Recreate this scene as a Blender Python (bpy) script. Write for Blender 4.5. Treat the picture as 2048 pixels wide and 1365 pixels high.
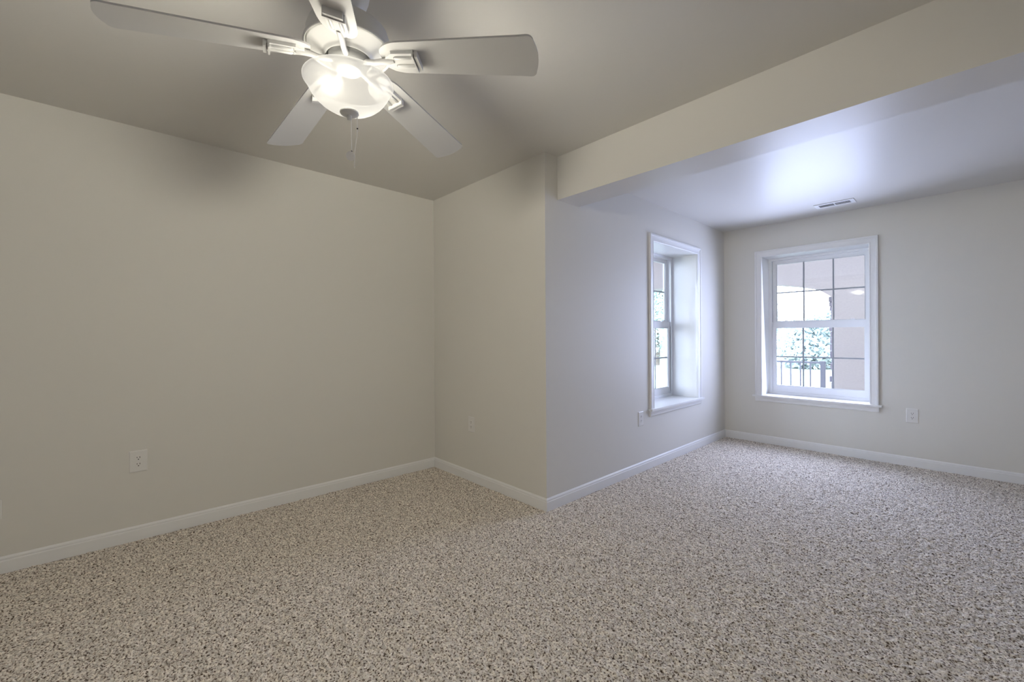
import bpy, bmesh, math, random
from mathutils import Vector, Matrix
for o in list(bpy.data.objects):
    bpy.data.objects.remove(o)
SC = bpy.context.scene
COL = SC.collection
PI = math.pi
R = math.radians

# ---------------------------------------------------------------- camera, sky, exposure
CAM_Z = 1.22
F_PX, CY_PX = 847.42, 675.07
cam_d = bpy.data.cameras.new('camera')
cam = bpy.data.objects.new('camera', cam_d)
COL.objects.link(cam)
cam_d.sensor_fit = 'HORIZONTAL'
cam_d.sensor_width = 36.0
cam_d.lens = F_PX / 2048 * 36
cam_d.shift_y = -(682.5 - CY_PX) / 2048
cam_d.clip_start = 0.02
cam_d.clip_end = 300
cam.matrix_world = (Matrix.Translation((0, 0, CAM_Z)) @ Matrix.Rotation(R(47.1637), 4, 'Z')
                    @ Matrix.Rotation(PI / 2 - 0.0009, 4, 'X') @ Matrix.Rotation(-0.0059, 4, 'Z'))
SC.camera = cam

SKY = 14.0
world = bpy.data.worlds.new('sky')
SC.world = world
world.use_nodes = True
wn = world.node_tree
wn.nodes.clear()
wo = wn.nodes.new('ShaderNodeOutputWorld')
wb = wn.nodes.new('ShaderNodeBackground')
wtc = wn.nodes.new('ShaderNodeTexCoord')
wsep = wn.nodes.new('ShaderNodeSeparateXYZ')
wr = wn.nodes.new('ShaderNodeValToRGB')
wr.color_ramp.elements[0].position = 0.0
wr.color_ramp.elements[0].color = (0.72, 0.80, 1.0, 1)
wr.color_ramp.elements[1].position = 0.7
wr.color_ramp.elements[1].color = (0.66, 0.78, 1.0, 1)
wn.links.new(wtc.outputs['Generated'], wsep.inputs[0])
wn.links.new(wsep.outputs['Z'], wr.inputs[0])
wn.links.new(wr.outputs[0], wb.inputs['Color'])
wb.inputs['Strength'].default_value = SKY
wn.links.new(wb.outputs[0], wo.inputs[0])

# skylight entering at the two windows (area lamps filling the openings, shining inwards)
DAY_COL = (0.58, 0.67, 1.0)
def skylight(nm, loc, rot, watts):
    ld = bpy.data.lights.new(nm, 'AREA')
    ld.shape = 'RECTANGLE'
    ld.size, ld.size_y = 0.90, 1.50
    ld.energy = watts
    ld.color = DAY_COL
    ld.spread = R(155)
    o = bpy.data.objects.new(nm, ld)
    COL.objects.link(o)
    o.location = loc
    o.rotation_euler = rot
    return o
skylight('skylight_far_window', (-1.13, 5.361 + 0.088, 1.33), (-PI / 2 + R(6), 0, 0), 40.0)
skylight('skylight_side_window', (-2.010 - 0.012, 4.135, 1.33), (0, -PI / 2, 0), 8.0)

SC.view_settings.view_transform = 'Standard'
SC.view_settings.look = 'None'
SC.view_settings.gamma = 1.0
SC.view_settings.use_curve_mapping = False
SC.view_settings.exposure = 0.10
SC.cycles.use_denoising = True
SC.cycles.max_bounces = 12
SC.cycles.diffuse_bounces = 8
SC.cycles.transparent_max_bounces = 16
SC.cycles.sample_clamp_indirect = 8.0

BOWL_EMIT = 0.23
LAMP_W = 29.0       # the fan lamp's light into the room
BULB_W = 0.40
BOWL_CLEAR = 0.42
LAMP_COL = (1.0, 0.95, 0.825)
GLOW_COL = (1.0, 0.975, 0.92)

# ---------------------------------------------------------------- room measures (metres, camera above the origin)
XL = -3.438      # left wall
YS = 2.185       # short return wall
XW = -2.010      # wall with the first window
YF = 5.361       # far wall
XR = 1.90        # right wall (outside the frame)
YB = -1.25       # wall behind the camera
ZC = 2.512       # ceiling of the near half
ZF = 2.467       # ceiling of the far half
BEAM = (2.317, 2.567, 2.204)

# ---------------------------------------------------------------- helpers
def bm_obj(name, bm, mat=None, parent=None, smooth=False, auto=None):
    me = bpy.data.meshes.new(name)
    bmesh.ops.recalc_face_normals(bm, faces=bm.faces)
    bm.to_mesh(me)
    bm.free()
    o = bpy.data.objects.new(name, me)
    COL.objects.link(o)
    if mat:
        me.materials.append(mat)
    if smooth:
        for p in me.polygons:
            p.use_smooth = True
        if auto:
            m = o.modifiers.new('edges', 'EDGE_SPLIT')
            m.split_angle = R(auto)
    if parent:
        o.parent = parent
    return o

def tag(o, label=None, cat=None, group=None, kind=None):
    if label: o['label'] = label
    if cat: o['category'] = cat
    if group: o['group'] = group
    if kind: o['kind'] = kind
    return o

def empty(name, loc, rot=(0, 0, 0)):
    o = bpy.data.objects.new(name, None)
    COL.objects.link(o)
    o.location = loc
    o.rotation_euler = rot
    o.empty_display_size = 0.05
    return o

def box(bm, x0, x1, y0, y1, z0, z1, mtx=None):
    vs = []
    for z in (z0, z1):
        for x, y in ((x0, y0), (x1, y0), (x1, y1), (x0, y1)):
            v = Vector((x, y, z))
            if mtx: v = mtx @ v
            vs.append(bm.verts.new(v))
    a = vs
    for f in ((a[0], a[3], a[2], a[1]), (a[4], a[5], a[6], a[7]), (a[0], a[1], a[5], a[4]),
              (a[1], a[2], a[6], a[5]), (a[2], a[3], a[7], a[6]), (a[3], a[0], a[4], a[7])):
        bm.faces.new(f)

def bevel_all(bm, w, seg=2, ang=30):
    es = [e for e in bm.edges if len(e.link_faces) == 2 and e.calc_face_angle(0) > R(ang)]
    if es:
        bmesh.ops.bevel(bm, geom=es, offset=w, segments=seg, affect='EDGES', profile=0.5)

def lathe(bm, prof, seg=64, c=(0, 0, 0), a0=0.0):
    """prof = list of (r, z); closes on the axis when r == 0"""
    rings = []
    for r, z in prof:
        if r <= 1e-6:
            rings.append([bm.verts.new((c[0], c[1], c[2] + z))])
        else:
            rings.append([bm.verts.new((c[0] + r * math.cos(a0 + 2 * PI * i / seg),
                                        c[1] + r * math.sin(a0 + 2 * PI * i / seg), c[2] + z)) for i in range(seg)])
    for A, B in zip(rings, rings[1:]):
        for i in range(seg):
            j = (i + 1) % seg
            if len(A) == 1 and len(B) == 1: continue
            if len(A) == 1: bm.faces.new((A[0], B[i], B[j]))
            elif len(B) == 1: bm.faces.new((A[i], A[j], B[0]))
            else: bm.faces.new((A[i], A[j], B[j], B[i]))

def extrude_profile(bm, prof, A, B, up=Vector((0, 0, 1)), out=None, capA=True, capB=True, mA=0.0, mB=0.0):
    """sweep a 2-D profile (d = distance out of the wall, h = height) from A to B; mA/mB mitre: shift along the run per unit d"""
    A, B = Vector(A), Vector(B)
    t = (B - A).normalized()
    ra = [bm.verts.new(A + out * d + up * h + t * (mA * d)) for d, h in prof]
    rb = [bm.verts.new(B + out * d + up * h + t * (mB * d)) for d, h in prof]
    n = len(prof)
    for i in range(n):
        j = (i + 1) % n
        bm.faces.new((ra[i], ra[j], rb[j], rb[i]))
    if capA: bm.faces.new(ra)
    if capB: bm.faces.new(list(reversed(rb)))

def tube(bm, pts, rad, seg=12, caps=True):
    """round tube along points; rad = number or list"""
    pts = [Vector(p) for p in pts]
    n = len(pts)
    rads = rad if isinstance(rad, (list, tuple)) else [rad] * n
    rings = []
    ref = None
    for i, p in enumerate(pts):
        t = (pts[min(i + 1, n - 1)] - pts[max(i - 1, 0)]).normalized()
        if ref is None or abs(ref.dot(t)) > 0.95:
            ref = Vector((0, 0, 1)) if abs(t.z) < 0.9 else Vector((1, 0, 0))
        u = (ref - t * ref.dot(t)).normalized()
        ref = u
        v = t.cross(u)
        rings.append([bm.verts.new(p + (u * math.cos(2 * PI * k / seg) + v * math.sin(2 * PI * k / seg)) * rads[i]) for k in range(seg)])
    for A, B in zip(rings, rings[1:]):
        for k in range(seg):
            j = (k + 1) % seg
            bm.faces.new((A[k], A[j], B[j], B[k]))
    if caps:
        bm.faces.new(rings[0])
        bm.faces.new(list(reversed(rings[-1])))

# ---------------------------------------------------------------- materials
def new_mat(name):
    m = bpy.data.materials.new(name)
    m.use_nodes = True
    nt = m.node_tree
    b = nt.nodes['Principled BSDF']
    return m, nt, b

def plain(name, col, rough=0.5, metal=0.0, spec=0.5):
    m, nt, b = new_mat(name)
    b.inputs['Base Color'].default_value = (*col, 1)
    b.inputs['Roughness'].default_value = rough
    b.inputs['Metallic'].default_value = metal
    b.inputs['Specular IOR Level'].default_value = spec
    return m

def paint(name, col, rough, bump=0.02, scale=260, spec=0.5):
    """rolled wall paint: very slight orange-peel"""
    m, nt, b = new_mat(name)
    b.inputs['Base Color'].default_value = (*col, 1)
    b.inputs['Roughness'].default_value = rough
    b.inputs['Specular IOR Level'].default_value = spec
    tc = nt.nodes.new('ShaderNodeTexCoord')
    n = nt.nodes.new('ShaderNodeTexNoise')
    n.inputs['Scale'].default_value = scale
    n.inputs['Detail'].default_value = 2
    bp = nt.nodes.new('ShaderNodeBump')
    bp.inputs['Strength'].default_value = bump
    bp.inputs['Distance'].default_value = 0.002
    nt.links.new(tc.outputs['Object'], n.inputs['Vector'])
    nt.links.new(n.outputs['Fac'], bp.inputs['Height'])
    nt.links.new(bp.outputs[0], b.inputs['Normal'])
    return m

M = {}
M['wall'] = paint('wall_paint', (0.66, 0.645, 0.605), 0.50, spec=0.22)
M['ceiling'] = paint('ceiling_paint', (0.62, 0.605, 0.575), 0.42, spec=0.28)
M['trim'] = paint('white_trim_paint', (0.75, 0.75, 0.75), 0.38, bump=0.0, spec=0.3)
M['vinyl'] = plain('white_vinyl', (0.80, 0.81, 0.83), 0.35)
M['dark_gap'] = plain('dark_track', (0.05, 0.05, 0.055), 0.6)
M['grille'] = plain('muntin_grey', (0.36, 0.37, 0.40), 0.4)
M['plate'] = plain('white_plastic', (0.71, 0.70, 0.68), 0.35)
M['slot'] = plain('slot_dark', (0.015, 0.013, 0.012), 0.6)
M['fan_white'] = plain('fan_white_enamel', (0.64, 0.635, 0.615), 0.35)
M['blade'] = plain('fan_blade_white', (0.54, 0.535, 0.52), 0.45)
M['chain'] = plain('chain_white', (0.93, 0.92, 0.89), 0.35)
M['fan_gap'] = plain('hub_grey', (0.30, 0.30, 0.29), 0.45)
M['vent'] = plain('vent_metal', (0.72, 0.72, 0.72), 0.4)
M['duct'] = plain('duct_shade', (0.03, 0.03, 0.035), 0.7)

def carpet_mat():
    m, nt, b = new_mat('flecked_shaded_carpet')
    L = nt.links.new
    tc = nt.nodes.new('ShaderNodeTexCoord')
    # twist the lookup a little so the tufts are not round cells
    wn_ = nt.nodes.new('ShaderNodeTexNoise')
    wn_.inputs['Scale'].default_value = 60
    wn_.inputs['Detail'].default_value = 2
    sub = nt.nodes.new('ShaderNodeVectorMath'); sub.operation = 'SUBTRACT'
    sub.inputs[1].default_value = (0.5, 0.5, 0.5)
    sc = nt.nodes.new('ShaderNodeVectorMath'); sc.operation = 'SCALE'
    sc.inputs['Scale'].default_value = 0.012
    add = nt.nodes.new('ShaderNodeVectorMath'); add.operation = 'ADD'
    L(tc.outputs['Object'], wn_.inputs['Vector'])
    L(wn_.outputs['Color'], sub.inputs[0]); L(sub.outputs[0], sc.inputs[0])
    L(tc.outputs['Object'], add.inputs[0]); L(sc.outputs[0], add.inputs[1])
    vo = nt.nodes.new('ShaderNodeTexVoronoi')
    vo.inputs['Scale'].default_value = 95
    L(add.outputs[0], vo.inputs['Vector'])
    n1 = nt.nodes.new('ShaderNodeTexNoise')
    n1.inputs['Scale'].default_value = 125
    n1.inputs['Detail'].default_value = 3
    n1.inputs['Roughness'].default_value = 0.6
    L(tc.outputs['Object'], n1.inputs['Vector'])
    # yarn colour: beige, with brown flecks; the darks also paint shade between tufts
    ramp = nt.nodes.new('ShaderNodeValToRGB')
    e = ramp.color_ramp.elements
    e[0].position = 0.355; e[0].color = (0.060, 0.040, 0.027, 1)
    e[1].position = 0.47; e[1].color = (0.70, 0.635, 0.555, 1)
    x = e.new(0.415); x.color = (0.29, 0.23, 0.18, 1)
    x = e.new(0.62); x.color = (0.82, 0.77, 0.69, 1)
    x = e.new(0.75); x.color = (0.88, 0.85, 0.80, 1)
    L(n1.outputs['Fac'], ramp.inputs[0])
    # a yarn tone per tuft
    hsv = nt.nodes.new('ShaderNodeHueSaturation')
    mp = nt.nodes.new('ShaderNodeMapRange')
    mp.inputs['To Min'].default_value = 0.74
    mp.inputs['To Max'].default_value = 1.22
    sepc = nt.nodes.new('ShaderNodeSeparateColor')
    L(vo.outputs['Color'], sepc.inputs[0])
    L(sepc.outputs[0], mp.inputs['Value'])
    L(mp.outputs[0], hsv.inputs['Value'])
    L(ramp.outputs[0], hsv.inputs['Color'])
    L(hsv.outputs[0], b.inputs['Base Color'])
    b.inputs['Roughness'].default_value = 0.95
    b.inputs['Specular IOR Level'].default_value = 0.1
    inv = nt.nodes.new('ShaderNodeMath'); inv.operation = 'SUBTRACT'
    inv.inputs[0].default_value = 1.0
    L(vo.outputs['Distance'], inv.inputs[1])
    mix = nt.nodes.new('ShaderNodeMath'); mix.operation = 'MULTIPLY_ADD'
    mix.inputs[1].default_value = 1.6
    L(n1.outputs['Fac'], mix.inputs[0]); L(inv.outputs[0], mix.inputs[2])
    bp = nt.nodes.new('ShaderNodeBump')
    bp.inputs['Strength'].default_value = 1.0
    bp.inputs['Distance'].default_value = 0.003
    L(mix.outputs[0], bp.inputs['Height'])
    L(bp.outputs[0], b.inputs['Normal'])
    return m
M['carpet'] = carpet_mat()

def glass_mat():
    m = bpy.data.materials.new('window_glass')
    m.use_nodes = True
    nt = m.node_tree
    nt.nodes.clear()
    out = nt.nodes.new('ShaderNodeOutputMaterial')
    tr = nt.nodes.new('ShaderNodeBsdfTransparent')
    tr.inputs[0].default_value = (0.97, 0.98, 0.98, 1)
    gl = nt.nodes.new('ShaderNodeBsdfGlossy')
    gl.inputs['Roughness'].default_value = 0.0
    fr = nt.nodes.new('ShaderNodeFresnel')
    fr.inputs['IOR'].default_value = 1.5
    geo = nt.nodes.new('ShaderNodeNewGeometry')
    mx = nt.nodes.new('ShaderNodeMixShader')
    # reflect on the outward side of each face only (the inner side of the slab passes straight through)
    mul = nt.nodes.new('ShaderNodeMath'); mul.operation = 'MULTIPLY'
    inv = nt.nodes.new('ShaderNodeMath'); inv.operation = 'SUBTRACT'; inv.inputs[0].default_value = 1.0
    nt.links.new(geo.outputs['Backfacing'], inv.inputs[1])
    nt.links.new(fr.outputs[0], mul.inputs[0]); nt.links.new(inv.outputs[0], mul.inputs[1])
    nt.links.new(mul.outputs[0], mx.inputs[0])
    nt.links.new(tr.outputs[0], mx.inputs[1]); nt.links.new(gl.outputs[0], mx.inputs[2])
    nt.links.new(mx.outputs[0], out.inputs[0])
    return m
M['glass'] = glass_mat()

def bowl_mat():
    m = bpy.data.materials.new('frosted_lamp_glass')
    m.use_nodes = True
    nt = m.node_tree
    nt.nodes.clear()
    out = nt.nodes.new('ShaderNodeOutputMaterial')
    tl = nt.nodes.new('ShaderNodeBsdfTranslucent')
    tl.inputs[0].default_value = (0.34, 0.336, 0.326, 1)
    df = nt.nodes.new('ShaderNodeBsdfPrincipled')
    df.inputs['Base Color'].default_value = (0.42, 0.416, 0.405, 1)
    df.inputs['Roughness'].default_value = 0.3
    mx = nt.nodes.new('ShaderNodeMixShader'); mx.inputs[0].default_value = 0.45
    em = nt.nodes.new('ShaderNodeEmission')
    em.inputs[0].default_value = (*GLOW_COL, 1)
    em.inputs[1].default_value = BOWL_EMIT
    ad = nt.nodes.new('ShaderNodeAddShader')
    tr = nt.nodes.new('ShaderNodeBsdfTransparent')
    tr.inputs[0].default_value = (0.95, 0.94, 0.92, 1)
    m2 = nt.nodes.new('ShaderNodeMixShader'); m2.inputs[0].default_value = BOWL_CLEAR
    nt.links.new(tl.outputs[0], mx.inputs[1]); nt.links.new(df.outputs[0], mx.inputs[2])
    nt.links.new(mx.outputs[0], m2.inputs[1]); nt.links.new(tr.outputs[0], m2.inputs[2])
    nt.links.new(m2.outputs[0], ad.inputs[0]); nt.links.new(em.outputs[0], ad.inputs[1])
    nt.links.new(ad.outputs[0], out.inputs[0])
    return m
M['bowl'] = bowl_mat()

def noisy(name, c0, c1, scale, rough=0.8, bump=0.0, detail=4):
    m, nt, b = new_mat(name)
    tc = nt.nodes.new('ShaderNodeTexCoord')
    n = nt.nodes.new('ShaderNodeTexNoise')
    n.inputs['Scale'].default_value = scale
    n.inputs['Detail'].default_value = detail
    r = nt.nodes.new('ShaderNodeValToRGB')
    r.color_ramp.elements[0].position = 0.3; r.color_ramp.elements[0].color = (*c0, 1)
    r.color_ramp.elements[1].position = 0.7; r.color_ramp.elements[1].color = (*c1, 1)
    nt.links.new(tc.outputs['Object'], n.inputs['Vector'])
    nt.links.new(n.outputs['Fac'], r.inputs[0])
    nt.links.new(r.outputs[0], b.inputs['Base Color'])
    b.inputs['Roughness'].default_value = rough
    b.inputs['Specular IOR Level'].default_value = 0.2
    if bump:
        bp = nt.nodes.new('ShaderNodeBump')
        bp.inputs['Strength'].default_value = bump
        bp.inputs['Distance'].default_value = 0.01
        nt.links.new(n.outputs['Fac'], bp.inputs['Height'])
        nt.links.new(bp.outputs[0], b.inputs['Normal'])
    return m
M['stucco'] = noisy('stucco', (0.48, 0.42, 0.41), (0.52, 0.46, 0.445), 40, 0.9, 0.2)
M['stone'] = noisy('stone', (0.26, 0.24, 0.29), (0.40, 0.37, 0.43), 9, 0.9, 0.4)
M['concrete'] = noisy('concrete', (0.16, 0.155, 0.15), (0.2, 0.195, 0.19), 12, 0.9)
M['grass'] = noisy('grass', (0.21, 0.24, 0.20), (0.30, 0.33, 0.27), 6, 0.9)
M['leaf'] = noisy('leaf', (0.38, 0.43, 0.425), (0.50, 0.56, 0.55), 1.5, 0.6)  # both leaf greens bleached; bright haze is put into the colour
M['leaf2'] = noisy('leaf_light', (0.40, 0.49, 0.45), (0.55, 0.64, 0.58), 1.5, 0.6)
M['bark'] = noisy('bark', (0.10, 0.08, 0.06), (0.2, 0.16, 0.13), 8, 0.9)
M['rail'] = plain('hazed_railing', (0.26, 0.26, 0.32), 0.5)  # paled to lavender grey: haze put into the rail colour

# ---------------------------------------------------------------- the setting
def struct(name, bm, mat):
    o = bm_obj(name, bm, mat)
    o['kind'] = 'structure'
    return o

WT = 0.15
import numpy as np
def carpet_floor():
    """carpet pile as real relief: a fine grid whose tufts stand a few millimetres apart, over a slab"""
    step = 0.0058
    nx, ny = int((XR - XL) / step) + 1, int((YF - YB) / step) + 1
    rng = np.random.default_rng(11)
    def blur(a, w):
        k = np.exp(-0.5 * (np.arange(-3, 4) / w) ** 2); k /= k.sum()
        for ax in (0, 1):
            a = sum(np.roll(a, i - 3, axis=ax) * k[i] for i in range(7))
        return a
    h = blur(rng.standard_normal((ny, nx)), 0.65)
    h /= h.std()
    h2 = blur(rng.standard_normal((ny, nx)), 2.2)
    h2 /= h2.std()
    z = 0.0032 * np.tanh(h * 0.9) - 0.0026 * np.clip(-h - 0.5, 0, 2) + 0.0010 * h2
    xs = np.linspace(XL, XR, nx); ys = np.linspace(YB, YF, ny)
    co = np.empty((ny, nx, 3), dtype=np.float32)
    co[..., 0] = xs[None, :] + rng.uniform(-0.3, 0.3, (ny, nx)) * step
    co[..., 1] = ys[:, None] + rng.uniform(-0.3, 0.3, (ny, nx)) * step
    co[:, 0, 0] = XL; co[:, -1, 0] = XR; co[0, :, 1] = YB; co[-1, :, 1] = YF
    co[..., 2] = z
    idx = np.arange(nx * ny).reshape(ny, nx)
    q = np.stack([idx[:-1, :-1], idx[:-1, 1:], idx[1:, 1:], idx[1:, :-1]], -1).reshape(-1, 4)
    n0 = nx * ny
    x0, x1, y0, y1, z0, z1 = XL - WT, XR + WT, YB - WT, YF + 0.35, -0.10, -0.014
    bv = np.array([(x, y, zz) for zz in (z0, z1) for x, y in ((x0, y0), (x1, y0), (x1, y1), (x0, y1))], dtype=np.float32)
    bq = np.array([(0, 3, 2, 1), (4, 5, 6, 7), (0, 1, 5, 4), (1, 2, 6, 5), (2, 3, 7, 6), (3, 0, 4, 7)]) + n0
    V = np.concatenate([co.reshape(-1, 3), bv]); Q = np.concatenate([q, bq]).astype(np.int32)
    me = bpy.data.meshes.new('floor')
    me.vertices.add(len(V)); me.vertices.foreach_set('co', V.ravel())
    me.loops.add(Q.size); me.loops.foreach_set('vertex_index', Q.ravel())
    me.polygons.add(len(Q))
    me.polygons.foreach_set('loop_start', np.arange(0, Q.size, 4, dtype=np.int32))
    me.polygons.foreach_set('use_smooth', np.concatenate([np.ones(len(q), dtype=bool), np.zeros(6, dtype=bool)]))
    me.update(calc_edges=True)
    me.materials.append(M['carpet'])
    o = bpy.data.objects.new('floor', me)
    COL.objects.link(o)
    o['kind'] = 'structure'
carpet_floor()
bm = bmesh.new(); box(bm, XL - WT, XL, YB - WT, YS + WT, 0.0, ZC)
struct('wall_left', bm, M['wall'])
bm = bmesh.new(); box(bm, XL, XW, YS, YS + WT, 0.0, ZC)
struct('wall_return', bm, M['wall'])

# window openings: (lo, hi) along the wall, bottom, top
W1 = (3.663, 4.607, 0.547, 2.107)
W2 = (-1.600, -0.660, 0.543, 2.110)
T1, T2 = 0.37, 0.33       # thickness of the two window walls

def wall_with_hole(name, lo, hi, hole, make):
    bm = bmesh.new()
    a, b, z0, z1 = hole
    make(bm, lo, a, 0.0, ZC)
    make(bm, b, hi, 0.0, ZC)
    make(bm, a, b, 0.0, z0)
    make(bm, a, b, z1, ZC)
    bmesh.ops.remove_doubles(bm, verts=bm.verts, dist=1e-5)
    return struct(name, bm, M['wall'])
wall_with_hole('wall_window', YS + WT, YF, (W1[0], W1[1], W1[2] - 0.018, W1[3]), lambda bm, a, b, z0, z1: box(bm, XW - T1, XW, a, b, z0, z1))
wall_with_hole('wall_far', XW - T1, XR + WT, (W2[0], W2[1], W2[2] - 0.018, W2[3]), lambda bm, a, b, z0, z1: box(bm, a, b, YF, YF + T2, z0, z1))
bm = bmesh.new(); box(bm, XR, XR + WT, YB, YF, 0.0, ZC)
struct('wall_right', bm, M['wall'])
bm = bmesh.new(); box(bm, XL, XR + WT, YB - WT, YB, 0.0, ZC)
struct('wall_back', bm, M['wall'])
bm = bmesh.new()
box(bm, XL - WT, XR + WT, YB - WT, BEAM[0] + 0.1, ZC, ZC + 0.2)
box(bm, XW - T1, XR + WT, BEAM[0] + 0.1, YF + T2, ZF, ZC + 0.2)
struct('ceiling', bm, M['ceiling'])
bm = bmesh.new(); box(bm, XW, XR, BEAM[0], BEAM[1], BEAM[2], ZC)
bevel_all(bm, 0.004, 2)
o = struct('trim_1', bm, M['ceiling'])
o.data.materials[0] = M['ceiling']

# baseboards: flat board with a small stepped cap
HB = 0.088
BB = [(0.0, 0.0), (0.013, 0.0), (0.013, HB - 0.024), (0.0105, HB - 0.019), (0.0105, HB - 0.010), (0.007, HB - 0.004), (0.004, HB), (0.0, HB)]
def baseboard(name, A, B, out, mA, mB):
    bm = bmesh.new()
    extrude_profile(bm, BB, A, B, out=Vector(out), mA=mA, mB=mB)
    struct(name, bm, M['trim'])
baseboard('baseboard_left', (XL, YB, 0), (XL, YS, 0), (1, 0, 0), 1, -1)
baseboard('baseboard_return', (XL, YS, 0), (XW, YS, 0), (0, -1, 0), 1, 1)
baseboard('baseboard_window', (XW, YS, 0), (XW, YF, 0), (1, 0, 0), -1, -1)
baseboard('baseboard_far', (XW, YF, 0), (XR, YF, 0), (0, -1, 0), 1, -1)
baseboard('baseboard_right', (XR, YF, 0), (XR, YB, 0), (-1, 0, 0), 1, -1)
baseboard('baseboard_back', (XR, YB, 0), (XL, YB, 0), (0, 1, 0), 1, -1)

# ---------------------------------------------------------------- windows
def make_window(name, hole, mtx, depth):
    """local frame: x along the wall (to the right seen from the room), y into the wall, z up; wall face at y=0"""
    x0, x1, z0, z1 = hole
    root = empty(name, (0, 0, 0))
    root['kind'] = 'structure'
    root.matrix_world = mtx
    def part(nm, bm, mat, parent=root, **k):
        return bm_obj(nm, bm, mat, parent, **k)
    # casing: stepped moulding mitred at the top corners
    CW = 0.070
    prof = [(0.0, 0.0), (0.011, 0.0), (0.013, 0.006), (0.011, 0.014), (0.012, 0.030), (0.015, 0.048),
            (0.019, 0.052), (0.019, CW - 0.004), (0.016, CW), (0.0, CW)]
    bm = bmesh.new()
    out = Vector((0, -1, 0))
    def sweep(path):
        rings = []
        for (p, d) in path:
            rings.append([bm.verts.new(Vector(p) + out * a + Vector(d) * b) for a, b in prof])
        n = len(prof)
        for ra, rb in zip(rings, rings[1:]):
            for i in range(n):
                j = (i + 1) % n
                bm.faces.new((ra[i], ra[j], rb[j], rb[i]))
        bm.faces.new(rings[0]); bm.faces.new(list(reversed(rings[-1])))
    sweep([((x0, 0, z0), (-1, 0, 0)), ((x0, 0, z1), (-1, 0, 1)), ((x1, 0, z1), (1, 0, 1)), ((x1, 0, z0), (1, 0, 0))])
    part('casing', bm, M['trim'])
    # stool (inner sill) with a rounded nose and apron below
    bm = bmesh.new()
    box(bm, x0 - CW - 0.022, x1 + CW + 0.022, -0.040, 0.0, z0 - 0.018, z0)
    bevel_all(bm, 0.006, 3)
    box(bm, x0, x1, 0.0, depth + 0.03, z0 - 0.018, z0)
    part('stool', bm, M['trim'])
    bm = bmesh.new()
    ap = [(0.0, 0.0), (0.009, 0.0), (0.013, 0.008), (0.013, 0.016), (0.016, 0.024), (0.016, 0.052), (0.0, 0.052)]
    extrude_profile(bm, ap, (x0 - CW, 0, z0 - 0.070), (x1 + CW, 0, z0 - 0.070), out=out)
    part('apron', bm, M['trim'])
    # jamb boards lining the recess (sides and head)
    bm = bmesh.new()
    t = 0.012
    box(bm, x0, x0 + t * 0.01 + 0.002, 0.0, depth, z0, z1)
    box(bm, x1 - 0.002, x1, 0.0, depth, z0, z1)
    box(bm, x0, x1, 0.0, depth, z1 - 0.002, z1)
    part('jamb', bm, M['trim'])
    # vinyl master frame
    fw = 0.026
    d0, d1 = depth, depth + 0.085
    bm = bmesh.new()
    box(bm, x0, x0 + fw, d0, d1, z0, z1)
    box(bm, x1 - fw, x1, d0, d1, z0, z1)
    box(bm, x0 + fw, x1 - fw, d0, d1, z1 - 0.024, z1)
    box(bm, x0 + fw, x1 - fw, d0, d1, z0 - 0.018, z0 + 0.026)
    # inner stops
    for xa, xb in ((x0 + fw, x0 + fw + 0.008), (x1 - fw - 0.008, x1 - fw)):
        box(bm, xa, xb, d0 + 0.004, d0 + 0.012, z0 + 0.026, z1 - 0.024)
    part('window_frame', bm, M['vinyl'])
    # balance track, seen as a dark line beside the lower sash
    bm = bmesh.new()
    zm = z0 + 0.5 * (z1 - z0)
    box(bm, x0 + fw - 0.001, x0 + fw + 0.004, d0 + 0.0125, d0 + 0.0165, z0 + 0.05, zm)
    box(bm, x1 - fw - 0.004, x1 - fw + 0.001, d0 + 0.0125, d0 + 0.0165, z0 + 0.05, zm)
    part('balance_track', bm, M['dark_gap'])
    # sashes: lower one inside, upper one outside
    gl0, gl1 = x0 + 0.066, x1 - 0.064
    sx0, sx1 = x0 + fw + 0.002, x1 - fw - 0.002
    def sash(nm, za, zb, ga, gb, y, th):
        bm = bmesh.new()
        box(bm, sx0, gl0, y, y + th, za, zb)
        box(bm, gl1, sx1, y, y + th, za, zb)
        box(bm, gl0, gl1, y, y + th, za, ga)
        box(bm, gl0, gl1, y, y + th, gb, zb)
        # glazing bead, a step inside the frame
        e = 0.007
        for q in ((gl0, gl0 + e, ga, gb), (gl1 - e, gl1, ga, gb), (gl0 + e, gl1 - e, ga, ga + e), (gl0 + e, gl1 - e, gb - e, gb)):
            box(bm, q[0], q[1], y + 0.008, y + th - 0.004, q[2], q[3])
        s = part(nm, bm, M['vinyl'])
        yc = y + th * 0.55
        for k, dy in enumerate((-0.007, 0.007)):
            bm = bmesh.new()
            # the two panes of the sealed unit, a hair out of parallel
            sk = 0.0009 if k else 0.0
            box(bm, gl0 + 0.002, gl1 - 0.002, yc + dy - 0.0015, yc + dy + 0.0015, ga + 0.002, gb - 0.002,
                Matrix.Translation((0, 0, 0)) if not sk else
                Matrix.Translation(((x0 + x1) / 2, yc, (ga + gb) / 2)) @ Matrix.Rotation(sk * 6, 4, 'Z') @ Matrix.Translation((-(x0 + x1) / 2, -yc, -(ga + gb) / 2)))
            part('pane', bm, M['glass'], s)
        bm = bmesh.new()
        gw = 0.0075
        for k in (1, 2):
            x = gl0 + (gl1 - gl0) * k / 3
            box(bm, x - gw, x + gw, yc - 0.003, yc + 0.003, ga, gb)
        zc = (ga + gb) / 2
        box(bm, gl0, gl1, yc - 0.0028, yc + 0.0028, zc - gw, zc + gw)
        part('muntin', bm, M['grille'], s)
        return s
    H = z1 - z0
    g = [z0 + 0.095, z0 + 0.766, z0 + 0.836, z1 - 0.058]
    sash('upper_sash', z0 + 0.79, z1 - 0.020, g[2], g[3], d0 + 0.052, 0.030)
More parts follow.
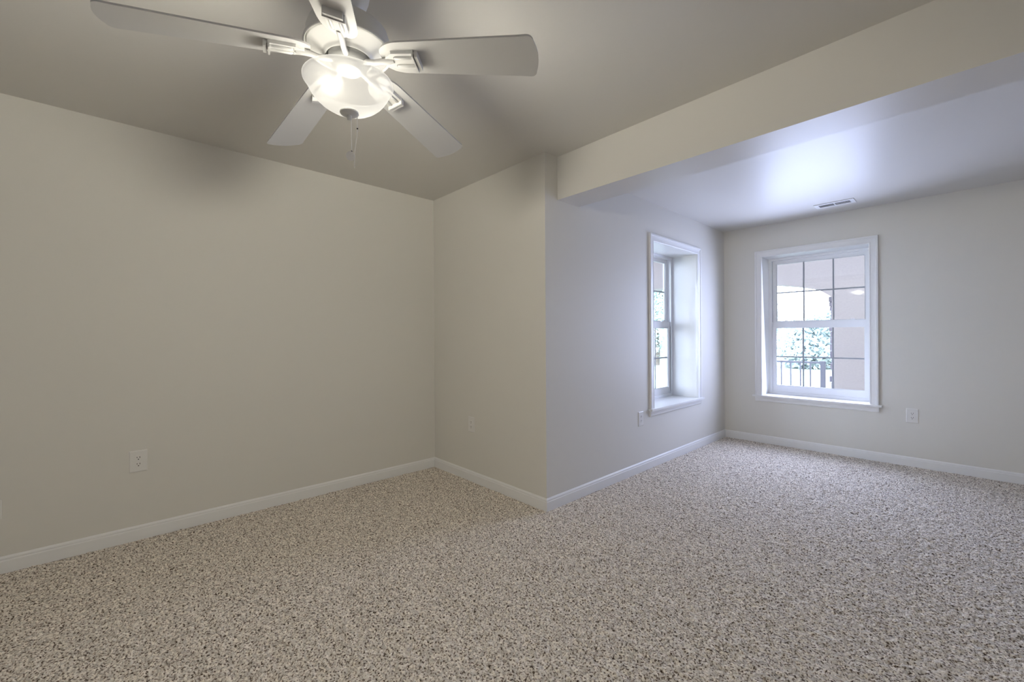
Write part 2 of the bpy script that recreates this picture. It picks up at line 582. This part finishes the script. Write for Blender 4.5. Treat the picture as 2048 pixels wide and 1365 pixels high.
    lo = sash('lower_sash', z0 + 0.022, z0 + 0.832, g[0], g[1], d0 + 0.018, 0.032)
    # sash lock and tilt latches on the meeting rail
    bm = bmesh.new()
    xm = (x0 + x1) / 2
    for xx in (x0 + 0.17, x1 - 0.17):
        box(bm, xx - 0.028, xx + 0.028, d0 + 0.020, d0 + 0.046, z0 + 0.832, z0 + 0.841)
        box(bm, xx - 0.010, xx + 0.020, d0 + 0.016, d0 + 0.030, z0 + 0.841, z0 + 0.849)
    part('sash_lock', bm, M['vinyl'])
    return root

M1 = Matrix(((0, -1, 0, XW), (1, 0, 0, 0), (0, 0, 1, 0), (0, 0, 0, 1)))      # local x -> +Y, local y -> -X
make_window('window_1', W1, M1, 0.275)
M2 = Matrix(((1, 0, 0, 0), (0, 1, 0, YF), (0, 0, 1, 0), (0, 0, 0, 1)))       # local x -> +X, local y -> +Y
make_window('window_2', W2, M2, 0.232)

# ---------------------------------------------------------------- ceiling fan
FX, FY = -1.4627, 0.5912
fan = empty('ceiling_fan', (FX, FY, ZC))
tag(fan, 'white five-blade ceiling fan with lit frosted glass bowl and pull chains, hanging from the ceiling', 'ceiling fan')
def fpart(nm, bm, mat, parent=None, **k):
    o = bm_obj(nm, bm, mat, None, **k)
    o.parent = parent or fan
    o.matrix_parent_inverse = Matrix.Identity(4)
    return o
def zl(z): return z - ZC            # world height -> fan local
bm = bmesh.new()
lathe(bm, [(0.0, 0.0), (0.072, 0.0), (0.074, -0.008), (0.073, zl(2.44)), (0.066, zl(2.40)), (0.054, zl(2.365)), (0.036, zl(2.342)), (0.020, zl(2.336)), (0.0, zl(2.336))], 64)
fpart('canopy', bm, M['fan_white'], smooth=True, auto=50)
bm = bmesh.new()
lathe(bm, [(0.0, zl(2.35)), (0.016, zl(2.35)), (0.016, zl(2.29)), (0.0, zl(2.29))], 32)
fpart('downrod', bm, M['fan_white'], smooth=True, auto=50)
bm = bmesh.new()
ZM = 2.2145
lathe(bm, [(0.0, zl(2.318)), (0.045, zl(2.318)), (0.075, zl(2.312)), (0.110, zl(2.300)), (0.130, zl(2.283)), (0.137, zl(2.262)),
           (0.1385, zl(ZM + 0.016)), (0.1400, zl(ZM + 0.013)), (0.1440, zl(ZM + 0.011)), (0.1455, zl(ZM + 0.007)), (0.1440, zl(ZM + 0.002)), (0.1415, zl(ZM)), (0.1395, zl(ZM + 0.002)),
           (0.1385, zl(ZM + 0.010)), (0.1350, zl(ZM + 0.010)), (0.1335, zl(ZM + 0.003)), (0.1310, zl(ZM + 0.0015)), (0.122, zl(ZM - 0.001)), (0.105, zl(ZM - 0.008)), (0.088, zl(ZM - 0.017)), (0.083, zl(ZM - 0.021)),
           (0.080, zl(ZM - 0.027)), (0.0765, zl(ZM - 0.030)), (0.0735, zl(ZM - 0.027)), (0.071, zl(ZM - 0.020)), (0.071, zl(ZM)), (0.0, zl(ZM))], 96)
fpart('motor_housing', bm, M['fan_white'], smooth=True, auto=40)
bm = bmesh.new()
lathe(bm, [(0.0, zl(2.205)), (0.068, zl(2.205)), (0.068, zl(2.180)), (0.060, zl(2.170)), (0.050, zl(2.164)), (0.0, zl(2.164))], 64)
fpart('flywheel', bm, M['fan_gap'], smooth=True, auto=40)
bm = bmesh.new()
lathe(bm, [(0.0, zl(2.170)), (0.044, zl(2.170)), (0.044, zl(2.152)), (0.040, zl(2.146)), (0.0, zl(2.146))], 48)
fpart('switch_housing', bm, M['fan_white'], smooth=True, auto=40)
# frosted glass bowl
ZR = 2.108
bowl_prof = [(0.1475, ZR + 0.001), (0.1490, ZR - 0.001), (0.1485, ZR - 0.004), (0.1455, ZR - 0.006), (0.1425, ZR - 0.009), (0.139, ZR - 0.016),
             (0.133, ZR - 0.029), (0.124, ZR - 0.044), (0.112, ZR - 0.059), (0.097, ZR - 0.073), (0.079, ZR - 0.085), (0.058, ZR - 0.094), (0.034, ZR - 0.100), (0.010, ZR - 0.102)]
bm = bmesh.new()
lathe(bm, [(r, zl(z)) for r, z in bowl_prof], 96)
fpart('light_shade', bm, M['bowl'], smooth=True)
# finial plate, nub
ZB = ZR - 0.100
bm = bmesh.new()
lathe(bm, [(0.0, zl(ZB + 0.004)), (0.024, zl(ZB + 0.003)), (0.031, zl(ZB - 0.003)), (0.0315, zl(ZB - 0.007)), (0.029, zl(ZB - 0.010)), (0.018, zl(ZB - 0.013)), (0.008, zl(ZB - 0.015)),
           (0.0075, zl(ZB - 0.029)), (0.006, zl(ZB - 0.032)), (0.0, zl(ZB - 0.032))], 48)
fpart('finial', bm, M['fan_white'], smooth=True, auto=40)
def lamp_light(nm, z, watts, radius, falloff, smooth):
    ld = bpy.data.lights.new(nm, 'POINT')
    ld.energy = watts
    ld.color = LAMP_COL
    ld.shadow_soft_size = radius
    ld.use_nodes = True
    nt = ld.node_tree
    em = nt.nodes['Emission']
    fo = nt.nodes.new('ShaderNodeLightFalloff')
    fo.inputs['Strength'].default_value = 1.0
    fo.inputs['Smooth'].default_value = smooth
    nt.links.new(fo.outputs[falloff], em.inputs['Strength'])
    lo_ = bpy.data.objects.new(nm, ld)
    COL.objects.link(lo_)
    lo_.parent = fan
    lo_.location = (0, 0, zl(z))
    return lo_
lamp_light('lamp_glow', 2.056, LAMP_W, 0.08, 'Linear', 0.15).visible_glossy = False
lamp_light('lamp_near_fill', 2.062, 2.5, 0.05, 'Quadratic', 0.04)  # extra point light added to brighten the blade roots and motor
lamp_light('lamp_low_fill', 1.960, 7.5, 0.12, 'Linear', 0.3).visible_glossy = False  # added fill light below the bowl, weakens the blade shadows
for hx, hy in ((0.047, -0.070), (-0.050, 0.075)):        # the two hot spots of the bulbs
    h = lamp_light('bulb_light', 2.062, BULB_W, 0.016, 'Quadratic', 0.0004)
    h.location.x, h.location.y = hx, hy
# blades and arms
TH0, ZBL, DROOP, PITCH = 39.0467, 2.1803, 0.1313, -12.273
BW0, BW1 = 0.1172, 0.1493
ADJ = [(-1.16, -0.0068, -0.0280, -0.52), (1.97, -0.0065, -0.0178, 1.51), (0.34, -0.0097, 0.0179, -4.64), (0.10, -0.0033, -0.0069, 2.48), (0.94, -0.0008, -0.0100, -0.88)]
R0, R1 = 0.122, 0.660
def blade_outline():
    """(r, l) points, counter-clockwise; rounded root, gently bowed tip"""
    hw = lambda r: (BW0 + (BW1 - BW0) * (r - 0.17) / 0.49) / 2
    up = []
    for i in range(13):                       # root quarter-ellipse
        a = PI / 2 * i / 12
        r = R0 + 0.075 * (1 - math.cos(a))
        up.append((r, hw(r) * (0.30 + 0.70 * math.sin(a)) if i else 0.0))
    up[0] = (R0, 0.0)
    for i in range(1, 12):
        r = R0 + 0.075 + (R1 - 0.030 - R0 - 0.075) * i / 12
        up.append((r, hw(r)))
    h = hw(R1)
    for i in range(9):                        # rounded corner
        a = PI / 2 * i / 8
        up.append((R1 - 0.030 + 0.020 * math.sin(a), h - 0.020 * (1 - math.cos(a))))
    for i in range(1, 7):                     # bowed end
        f = 1 - i / 6
        l = (h - 0.020) * f
        up.append((R1 - 0.010 + 0.010 * (1 - f * f), l))
    low = [(r, -l) for r, l in reversed(up[1:-1])]
    return up + low
OUT = blade_outline()
for k in range(5):
    dth, dz, ds, dp = ADJ[k]
    a = R(TH0 + dth + 72 * k)
    tp = math.tan(R(PITCH + dp))
    s = DROOP + ds
    z_at = lambda r, l: zl(ZBL + dz - s * (r - 0.17) + l * tp)
    def P(r, l, h=0.0):
        return Vector((r * math.cos(a) - l * math.sin(a), r * math.sin(a) + l * math.cos(a), z_at(r, l) + h))
    bm = bmesh.new()
    lo = [bm.verts.new(P(r, l)) for r, l in OUT]
    hi = [bm.verts.new(P(r, l, 0.006)) for r, l in OUT]
    n = len(OUT)
    bm.faces.new(lo); bm.faces.new(hi)
    for i in range(n):
        j = (i + 1) % n
        bm.faces.new((lo[i], lo[j], hi[j], hi[i]))
    bl = fpart('blade', bm, M['blade'])
    # arm: round neck from the flywheel, flaring into a ribbed pad screwed under the blade
    bm = bmesh.new()
    c = lambda r, z: Vector((r * math.cos(a), r * math.sin(a), zl(z)))
    zp = ZBL + dz - s * (0.165 - 0.17) - 0.006
    tube(bm, [c(0.045, 2.178), c(0.070, 2.172), c(0.095, 2.168), c(0.120, zp), c(0.150, zp - 0.001), c(0.165, zp)],
         [0.010, 0.0095, 0.0090, 0.0095, 0.0105, 0.009], 14)
    # pad
    def slab(r0, r1, l0, l1, h0, h1, taper=1.0):
        vs = []
        for h in (h0, h1):
            for r, l in ((r0, l0 * taper), (r1, l0), (r1, l1), (r0, l1 * taper)):
                vs.append(bm.verts.new(P(r, l, h)))
        for f in ((0, 3, 2, 1), (4, 5, 6, 7), (0, 1, 5, 4), (1, 2, 6, 5), (2, 3, 7, 6), (3, 0, 4, 7)):
            bm.faces.new([vs[q] for q in f])
    slab(0.140, 0.166, -0.030, 0.030, -0.011, 0.0, 0.45)
    slab(0.166, 0.240, -0.030, 0.030, -0.011, 0.0)
    for l in (-0.015, 0.015):                 # two long ribs
        tube(bm, [P(0.172, l, -0.011), P(0.178, l, -0.0125), P(0.232, l, -0.0125), P(0.240, l, -0.011)], [0.003, 0.0055, 0.0055, 0.003], 10)
    slab(0.240, 0.245, -0.032, 0.032, -0.024, 0.0)      # raised cross bar
    slab(0.249, 0.259, -0.028, 0.028, -0.021, 0.0)      # scroll end
    slab(0.245, 0.249, -0.026, 0.026, -0.010, 0.0)
    arm = fpart('blade_arm', bm, M['fan_white'], smooth=True, auto=35)
    for l in (-0.015, 0.015):
        bm = bmesh.new()
        m3 = Matrix.Translation(P(0.1735, l, -0.0125))
        bmesh.ops.create_cone(bm, segments=12, radius1=0.0034, radius2=0.0034, depth=0.003, matrix=m3, cap_ends=True)
        fpart('screw', bm, M['fan_gap'], arm)
# pull chains
def chain(pts, nm='pull_chain'):
    bm = bmesh.new()
    pts = [Vector(p) for p in pts]
    step = 0.0042
    for A, B in zip(pts, pts[1:]):
        n = max(1, int((B - A).length / step))
        for i in range(n):
            c = A.lerp(B, i / n)
            bmesh.ops.create_icosphere(bm, subdivisions=1, radius=0.0021, matrix=Matrix.Translation(c))
        tube(bm, [A, B], 0.0005, 6)
    return fpart(nm, bm, M['chain'], smooth=True)
cam_r = Vector((math.cos(R(47.16)), math.sin(R(47.16)), 0))
def CP(dx, z, dy=0.0):           # dx metres to the right of the fan axis as seen by the camera
    return cam_r * dx + Vector((-cam_r.y, cam_r.x, 0)) * dy + Vector((0, 0, zl(z)))
ch = chain([CP(0.006, ZB - 0.030), CP(0.007, 1.868)])
bm = bmesh.new()
m3 = Matrix.Translation(CP(0.003, 1.853)) @ Matrix.Rotation(R(47 + 20), 4, 'Z') @ Matrix.Rotation(R(118), 4, 'X') @ Matrix.Rotation(0.2, 4, 'Z')
bmesh.ops.create_cone(bm, segments=32, radius1=0.0155, radius2=0.0155, depth=0.0025, matrix=m3, cap_ends=True)
bmesh.ops.create_cone(bm, segments=32, radius1=0.0120, radius2=0.0120, depth=0.0034, matrix=m3, cap_ends=True)
fpart('chain_fob', bm, M['chain'], ch)
bm = bmesh.new()
bmesh.ops.create_icosphere(bm, subdivisions=2, radius=0.0028, matrix=Matrix.Translation(CP(0.007, 1.869)))
fpart('connector', bm, M['slot'], ch)
ch2 = chain([CP(0.027, ZB - 0.008), CP(0.027, 1.935), CP(0.018, 1.870), CP(0.0165, 1.860), CP(0.0165, 1.810)])
bm = bmesh.new()
bmesh.ops.create_icosphere(bm, subdivisions=2, radius=0.0028, matrix=Matrix.Translation(CP(0.0275, 1.948)))
fpart('connector', bm, M['slot'], ch2)

# ---------------------------------------------------------------- outlets
def make_outlet(label, mtx, group='duplex wall outlets'):
    """local: x along the wall, y out of the wall, z up; centred on the plate"""
    root = empty('wall_outlet', (0, 0, 0))
    root.matrix_world = mtx
    tag(root, label, 'outlet', group)
    bm = bmesh.new()
    w, h, t = 0.0415, 0.0645, 0.0055
    vs0 = [(-w, -h), (w, -h), (w, h), (-w, h)]
    vs1 = [(-w + 0.004, -h + 0.004), (w - 0.004, -h + 0.004), (w - 0.004, h - 0.004), (-w + 0.004, h - 0.004)]
    A = [bm.verts.new((x, 0, z)) for x, z in vs0]
    B = [bm.verts.new((x, t * 0.6, z)) for x, z in vs0]
    C_ = [bm.verts.new((x, t, z)) for x, z in vs1]
    bm.faces.new(A); bm.faces.new(C_)
    for P_, Q in ((A, B), (B, C_)):
        for i in range(4):
            j = (i + 1) % 4
            bm.faces.new((P_[i], P_[j], Q[j], Q[i]))
    bm_obj('cover_plate', bm, M['plate'], root)
    for zc in (0.0195, -0.0195):
        bm = bmesh.new()
        pts = []
        for i in range(40):
            a = 2 * PI * i / 40
            x, z = 0.0172 * math.cos(a), 0.0172 * math.sin(a)
            pts.append((x, max(-0.0142, min(0.0142, z)) + zc))
        A = [bm.verts.new((x, t - 0.001, z)) for x, z in pts]
        B = [bm.verts.new((x, t + 0.0012, z)) for x, z in pts]
        bm.faces.new(A); bm.faces.new(B)
        for i in range(40):
            j = (i + 1) % 40
            bm.faces.new((A[i], A[j], B[j], B[i]))
        rc = bm_obj('receptacle', bm, M['plate'], root)
        for sx, hh in ((-0.0064, 0.0048), (0.0064, 0.0040)):
            bm = bmesh.new()
            box(bm, sx - 0.0014, sx + 0.0014, t, t + 0.0016, zc + 0.0042 - hh, zc + 0.0042 + hh)
            bm_obj('slot', bm, M['slot'], rc)
        bm = bmesh.new()
        bmesh.ops.create_cone(bm, segments=16, radius1=0.0030, radius2=0.0030, depth=0.0016, cap_ends=True,
                              matrix=Matrix.Translation((0, t + 0.0008, zc - 0.0075)) @ Matrix.Rotation(PI / 2, 4, 'X'))
        bm_obj('slot', bm, M['slot'], rc)
    bm = bmesh.new()
    bmesh.ops.create_cone(bm, segments=14, radius1=0.0028, radius2=0.0028, depth=0.0016, cap_ends=True,
                          matrix=Matrix.Translation((0, t + 0.0006, 0)) @ Matrix.Rotation(PI / 2, 4, 'X'))
    bm_obj('screw', bm, M['vent'], root)
    return root
def face_mtx(x, y, z, ang):      # local +y points at angle ang (degrees) from +X ... plate faces that way
    return Matrix.Translation((x, y, z)) @ Matrix.Rotation(R(ang - 90), 4, 'Z')
make_outlet('white duplex outlet on the long beige left wall, low and nearest to the camera', face_mtx(XL, 0.0825, 0.478, 0))
make_outlet('white duplex outlet on the short beige wall beside the inner corner', face_mtx(-2.866, YS, 0.480, -90))
make_outlet('white duplex outlet below the left corner of the narrow-looking recessed side window', face_mtx(XW, 3.436, 0.477, 0))
make_outlet('white duplex outlet on the far wall, to the right below the facing window', face_mtx(-0.358, YF, 0.470, -90))
# a blank plate just entering the frame at the far left
pl = empty('wall_plate', (XL, -0.492, 0.335))
tag(pl, 'low white cover plate at the left picture edge, only its right rim in view', 'wall plate')
bm = bmesh.new()
box(bm, 0.0, 0.0055, -0.040, 0.040, -0.050, 0.050)
bevel_all(bm, 0.003, 2)
bm_obj('cover_plate', bm, M['plate'], pl)
for zc in (0.033, -0.033):
    bm = bmesh.new()
    bmesh.ops.create_cone(bm, segments=14, radius1=0.003, radius2=0.003, depth=0.0016, cap_ends=True,
                          matrix=Matrix.Translation((0.0058, 0, zc)) @ Matrix.Rotation(PI / 2, 4, 'Y'))
    bm_obj('screw', bm, M['vent'], pl)

# ---------------------------------------------------------------- ceiling vent
vt = empty('ceiling_vent', (-0.862, 4.980, ZF))
tag(vt, 'white rectangular ceiling register with dark slotted louvres, on the far ceiling above the facing window', 'vent')
vx, vy = 0.152, 0.076
ix, iy = 0.120, 0.044
bm = bmesh.new()
t = -0.006
for q in ((-vx, -ix, -vy, vy), (ix, vx, -vy, vy), (-ix, ix, -vy, -iy), (-ix, ix, iy, vy)):
    box(bm, q[0], q[1], q[2], q[3], t, 0.0)
box(bm, -0.004, 0.004, -iy, iy, t, 0.0)
bm_obj('frame', bm, M['vent'], vt)
bm = bmesh.new(); box(bm, -ix, ix, -iy, iy, -0.0008, 0.0)  # flat dark sheet painting the shade behind the louvres
bm_obj('duct_shade_sheet', bm, M['duct'], vt)
bm = bmesh.new()
for i in range(5):                             # left bank: long louvres
    y = -iy + (i + 0.5) * 2 * iy / 5
    box(bm, -ix, -0.004, -0.0030, 0.0030, -0.0005, 0.0005, Matrix.Translation((0, y, -0.0035)) @ Matrix.Rotation(R(50), 4, 'X'))
bm_obj('louvre_bank', bm, M['vent'], vt)
bm = bmesh.new()
for i in range(12):                            # right bank: cross louvres
    x = 0.004 + (i + 0.5) * (ix - 0.004) / 12
    box(bm, -0.0006, 0.0006, -iy, iy, -0.0028, 0.0028, Matrix.Translation((x, 0, -0.0032)) @ Matrix.Rotation(R(25), 4, 'Y'))
bm_obj('louvre_bank', bm, M['vent'], vt)

# ---------------------------------------------------------------- outside: covered porch and garden
GZ = -0.12
bm = bmesh.new(); box(bm, -40, 25, -10, 60, GZ - 0.3, GZ - 0.02)
o = struct('ground', bm, M['grass'])
bm = bmesh.new(); box(bm, -9.0, 5.0, YF + T2, 8.6, GZ - 0.02, GZ)
box(bm, -9.0, XW - T1, YS + WT, YF + T2, GZ - 0.02, GZ)
struct('floor_porch', bm, M['concrete'])
# porch wall with a wide arched opening
PY0, PY1 = 8.0, 8.35
AX0, AX1 = -6.95, -1.425
bm = bmesh.new()
box(bm, AX1, 5.0, PY0, PY1, GZ, 3.1)
box(bm, -9.0, AX0, PY0, PY1, GZ, 3.1)
N = 32
half, cx = (AX1 - AX0) / 2, (AX0 + AX1) / 2
def arch(x):
    f = min(1.0, abs(x - cx) / half)
    return 1.80 + 0.40 * math.sqrt(max(0.0, 1 - f * f)) * 0.95
prev = None
for i in range(N + 1):
    x = AX0 + (AX1 - AX0) * i / N
    if prev is not None:
        xa, xb = prev, x
        za, zb = arch(xa), arch(xb)
        vs = [bm.verts.new(v) for v in ((xa, PY0, za), (xb, PY0, zb), (xb, PY0, 3.1), (xa, PY0, 3.1),
                                        (xa, PY1, za), (xb, PY1, zb), (xb, PY1, 3.1), (xa, PY1, 3.1))]
        for f in ((0, 1, 2, 3), (5, 4, 7, 6), (0, 4, 5, 1)):
            bm.faces.new([vs[q] for q in f])
    prev = x
struct('wall_porch', bm, M['stucco'])
bm = bmesh.new(); box(bm, -9.0, 5.0, YF + T2, 8.35, 3.1, 3.25)
box(bm, -9.0, XW - T1, YS, YF + T2, 3.1, 3.25)
struct('ceiling_porch', bm, M['stucco'])
bm = bmesh.new(); box(bm, -7.25, -7.10, YS + WT, PY0, GZ, 3.1)  # unseen wall added to keep low sky light out of the side window
struct('porch_sky_block', bm, M['stucco'])
# rough stone pier end beside the arch
random.seed(4)
bm = bmesh.new()
z = GZ
while z < 2.0:
    h = random.uniform(0.05, 0.12)
    dx = random.uniform(0.0, 0.045)
    box(bm, AX1 - 0.065 - dx, AX1 + 0.05, PY1 + 0.002, PY1 + 0.22 + random.uniform(0, 0.03), z, z + h - 0.006)
    z += h
bevel_all(bm, 0.008, 2)
o = bm_obj('stone_pier', bm, M['stone'])
tag(o, 'dark rough stone pier edge outside, beside the arched porch opening seen through the facing window', 'pier')
# railing across the opening
rl = empty('porch_railing', (AX1, PY0 + 0.1, GZ))
tag(rl, 'dark metal porch railing with thin balusters outside the facing window', 'railing')
ZRL = 0.80 - GZ
bm = bmesh.new(); box(bm, -2.05, -0.10, -0.02, 0.02, ZRL - 0.03, ZRL); bevel_all(bm, 0.006)
bm_obj('top_rail', bm, M['rail'], rl)
bm = bmesh.new(); box(bm, -2.05, -0.10, -0.015, 0.015, 0.10, 0.125); bevel_all(bm, 0.004)
bm_obj('bottom_rail', bm, M['rail'], rl)
for px in (-0.135, -2.05):
    bm = bmesh.new(); box(bm, px - 0.03, px + 0.03, -0.03, 0.03, 0.0, ZRL + 0.01); bevel_all(bm, 0.005)
    bm_obj('post', bm, M['rail'], rl)
bal = None
for i in range(38):
    x = -0.30 - i * 0.135
    if x < -1.98: continue
    if bal is None:
        bm = bmesh.new(); box(bm, -0.009, 0.009, -0.009, 0.009, 0.125, ZRL - 0.03)
        bal = bm_obj('baluster', bm, M['rail'], rl); b_ = bal
    else:
        b_ = bal.copy(); COL.objects.link(b_); b_.parent = rl
    b_.location.x = x
# spiky plant by the railing
def spiky(loc, label):
    bm = bmesh.new()
    rnd = random.Random(7)
    for i in range(26):
        a = rnd.uniform(0, 2 * PI); el = rnd.uniform(0.5, 1.35); L = rnd.uniform(0.35, 0.6)
        d = Vector((math.cos(a) * math.cos(el), math.sin(a) * math.cos(el), math.sin(el)))
        side = Vector((-math.sin(a), math.cos(a), 0)) * 0.012
        A0 = Vector((0, 0, 0.02)); Bm = d * L * 0.5; Ct = d * L + Vector((0, 0, -0.08 * L))
        v = [bm.verts.new(A0 - side * 0.6), bm.verts.new(A0 + side * 0.6), bm.verts.new(Bm + side), bm.verts.new(Ct), bm.verts.new(Bm - side)]
        bm.faces.new(v)
    o = bm_obj('spiky_plant', bm, M['leaf'])
    sm = o.modifiers.new('thick', 'SOLIDIFY'); sm.thickness = 0.003
    o.location = loc
    tag(o, label, 'plant')
spiky((-2.22, 8.85, GZ), 'small spiky plant outside behind the porch railing, low at the left of the facing window')

# trees and shrubs in the garden
def tree(name, loc, h, w, trunk_h, n, seed, mat, label, cat, leaf=0.095):
    root = empty(name, loc)
    tag(root, label, cat, 'garden trees and shrubs')
    rnd = random.Random(seed)
    bm = bmesh.new()
    lumps = []
    for i in range(14):
        a = rnd.uniform(0, 2 * PI); rr = w * 0.5 * math.sqrt(rnd.random()) * 0.75
        zz = trunk_h + (h - trunk_h) * rnd.uniform(0.12, 0.85)
        lumps.append((Vector((rr * math.cos(a), rr * math.sin(a), zz)), rnd.uniform(0.22, 0.36) * w * (0.6 + 0.4 * (1 - zz / h))))
    for i in range(n):
        c, rad = rnd.choice(lumps)
        d = Vector((rnd.gauss(0, 1), rnd.gauss(0, 1), rnd.gauss(0, 1))).normalized()
        p = c + d * rad * rnd.uniform(0.65, 1.05)
        if p.z < 0.05: p.z = 0.05
        u = Vector((rnd.gauss(0, 1), rnd.gauss(0, 1), rnd.gauss(0, 0.6))).normalized()
        v = u.cross(d + Vector((0.01, 0, 0))).normalized()
        s = leaf * rnd.uniform(0.6, 1.3)
        q = [bm.verts.new(p - u * s), bm.verts.new(p + v * s * 0.5), bm.verts.new(p + u * s), bm.verts.new(p - v * s * 0.5)]
        bm.faces.new(q)
    bm_obj('foliage', bm, mat, root)
    bm = bmesh.new()
    tube(bm, [(0, 0, -0.02), (0.02 * w, 0, trunk_h * 0.6), (0, 0.02 * w, trunk_h + (h - trunk_h) * 0.5)], [0.05 * w, 0.04 * w, 0.015 * w], 10)
    bm_obj('trunk', bm, M['bark'], root)
    return root
TR = [  # x, y, height, width, trunk, leaves, material, label
    (-4.1, 21.0, 2.15, 2.9, 0.2, 8000, 'leaf', 'pale green garden shrub beyond the railing, in the lower middle of the facing window'),
    (-7.9, 25.2, 3.9, 2.7, 0.6, 8000, 'leaf2', 'light green tree rising against the sky at the left edge of the facing window'),
    (-10.0, 18.5, 5.0, 3.2, 0.8, 8000, 'leaf2', 'bright green tree filling the lower glass of the recessed side window'),
    (-13.9, 24.5, 8.0, 4.0, 1.2, 8000, 'leaf', 'taller tree behind, showing in the upper glass of the recessed side window'),
]
for i, (x, y, h, w, th, n, mt, lb) in enumerate(TR):
    tree('garden_tree' if th >= 0.8 else 'garden_shrub', (x, y, GZ - 0.02), h, w, th, n, 20 + i, M[mt], lb, 'tree' if th >= 0.8 else 'shrub')
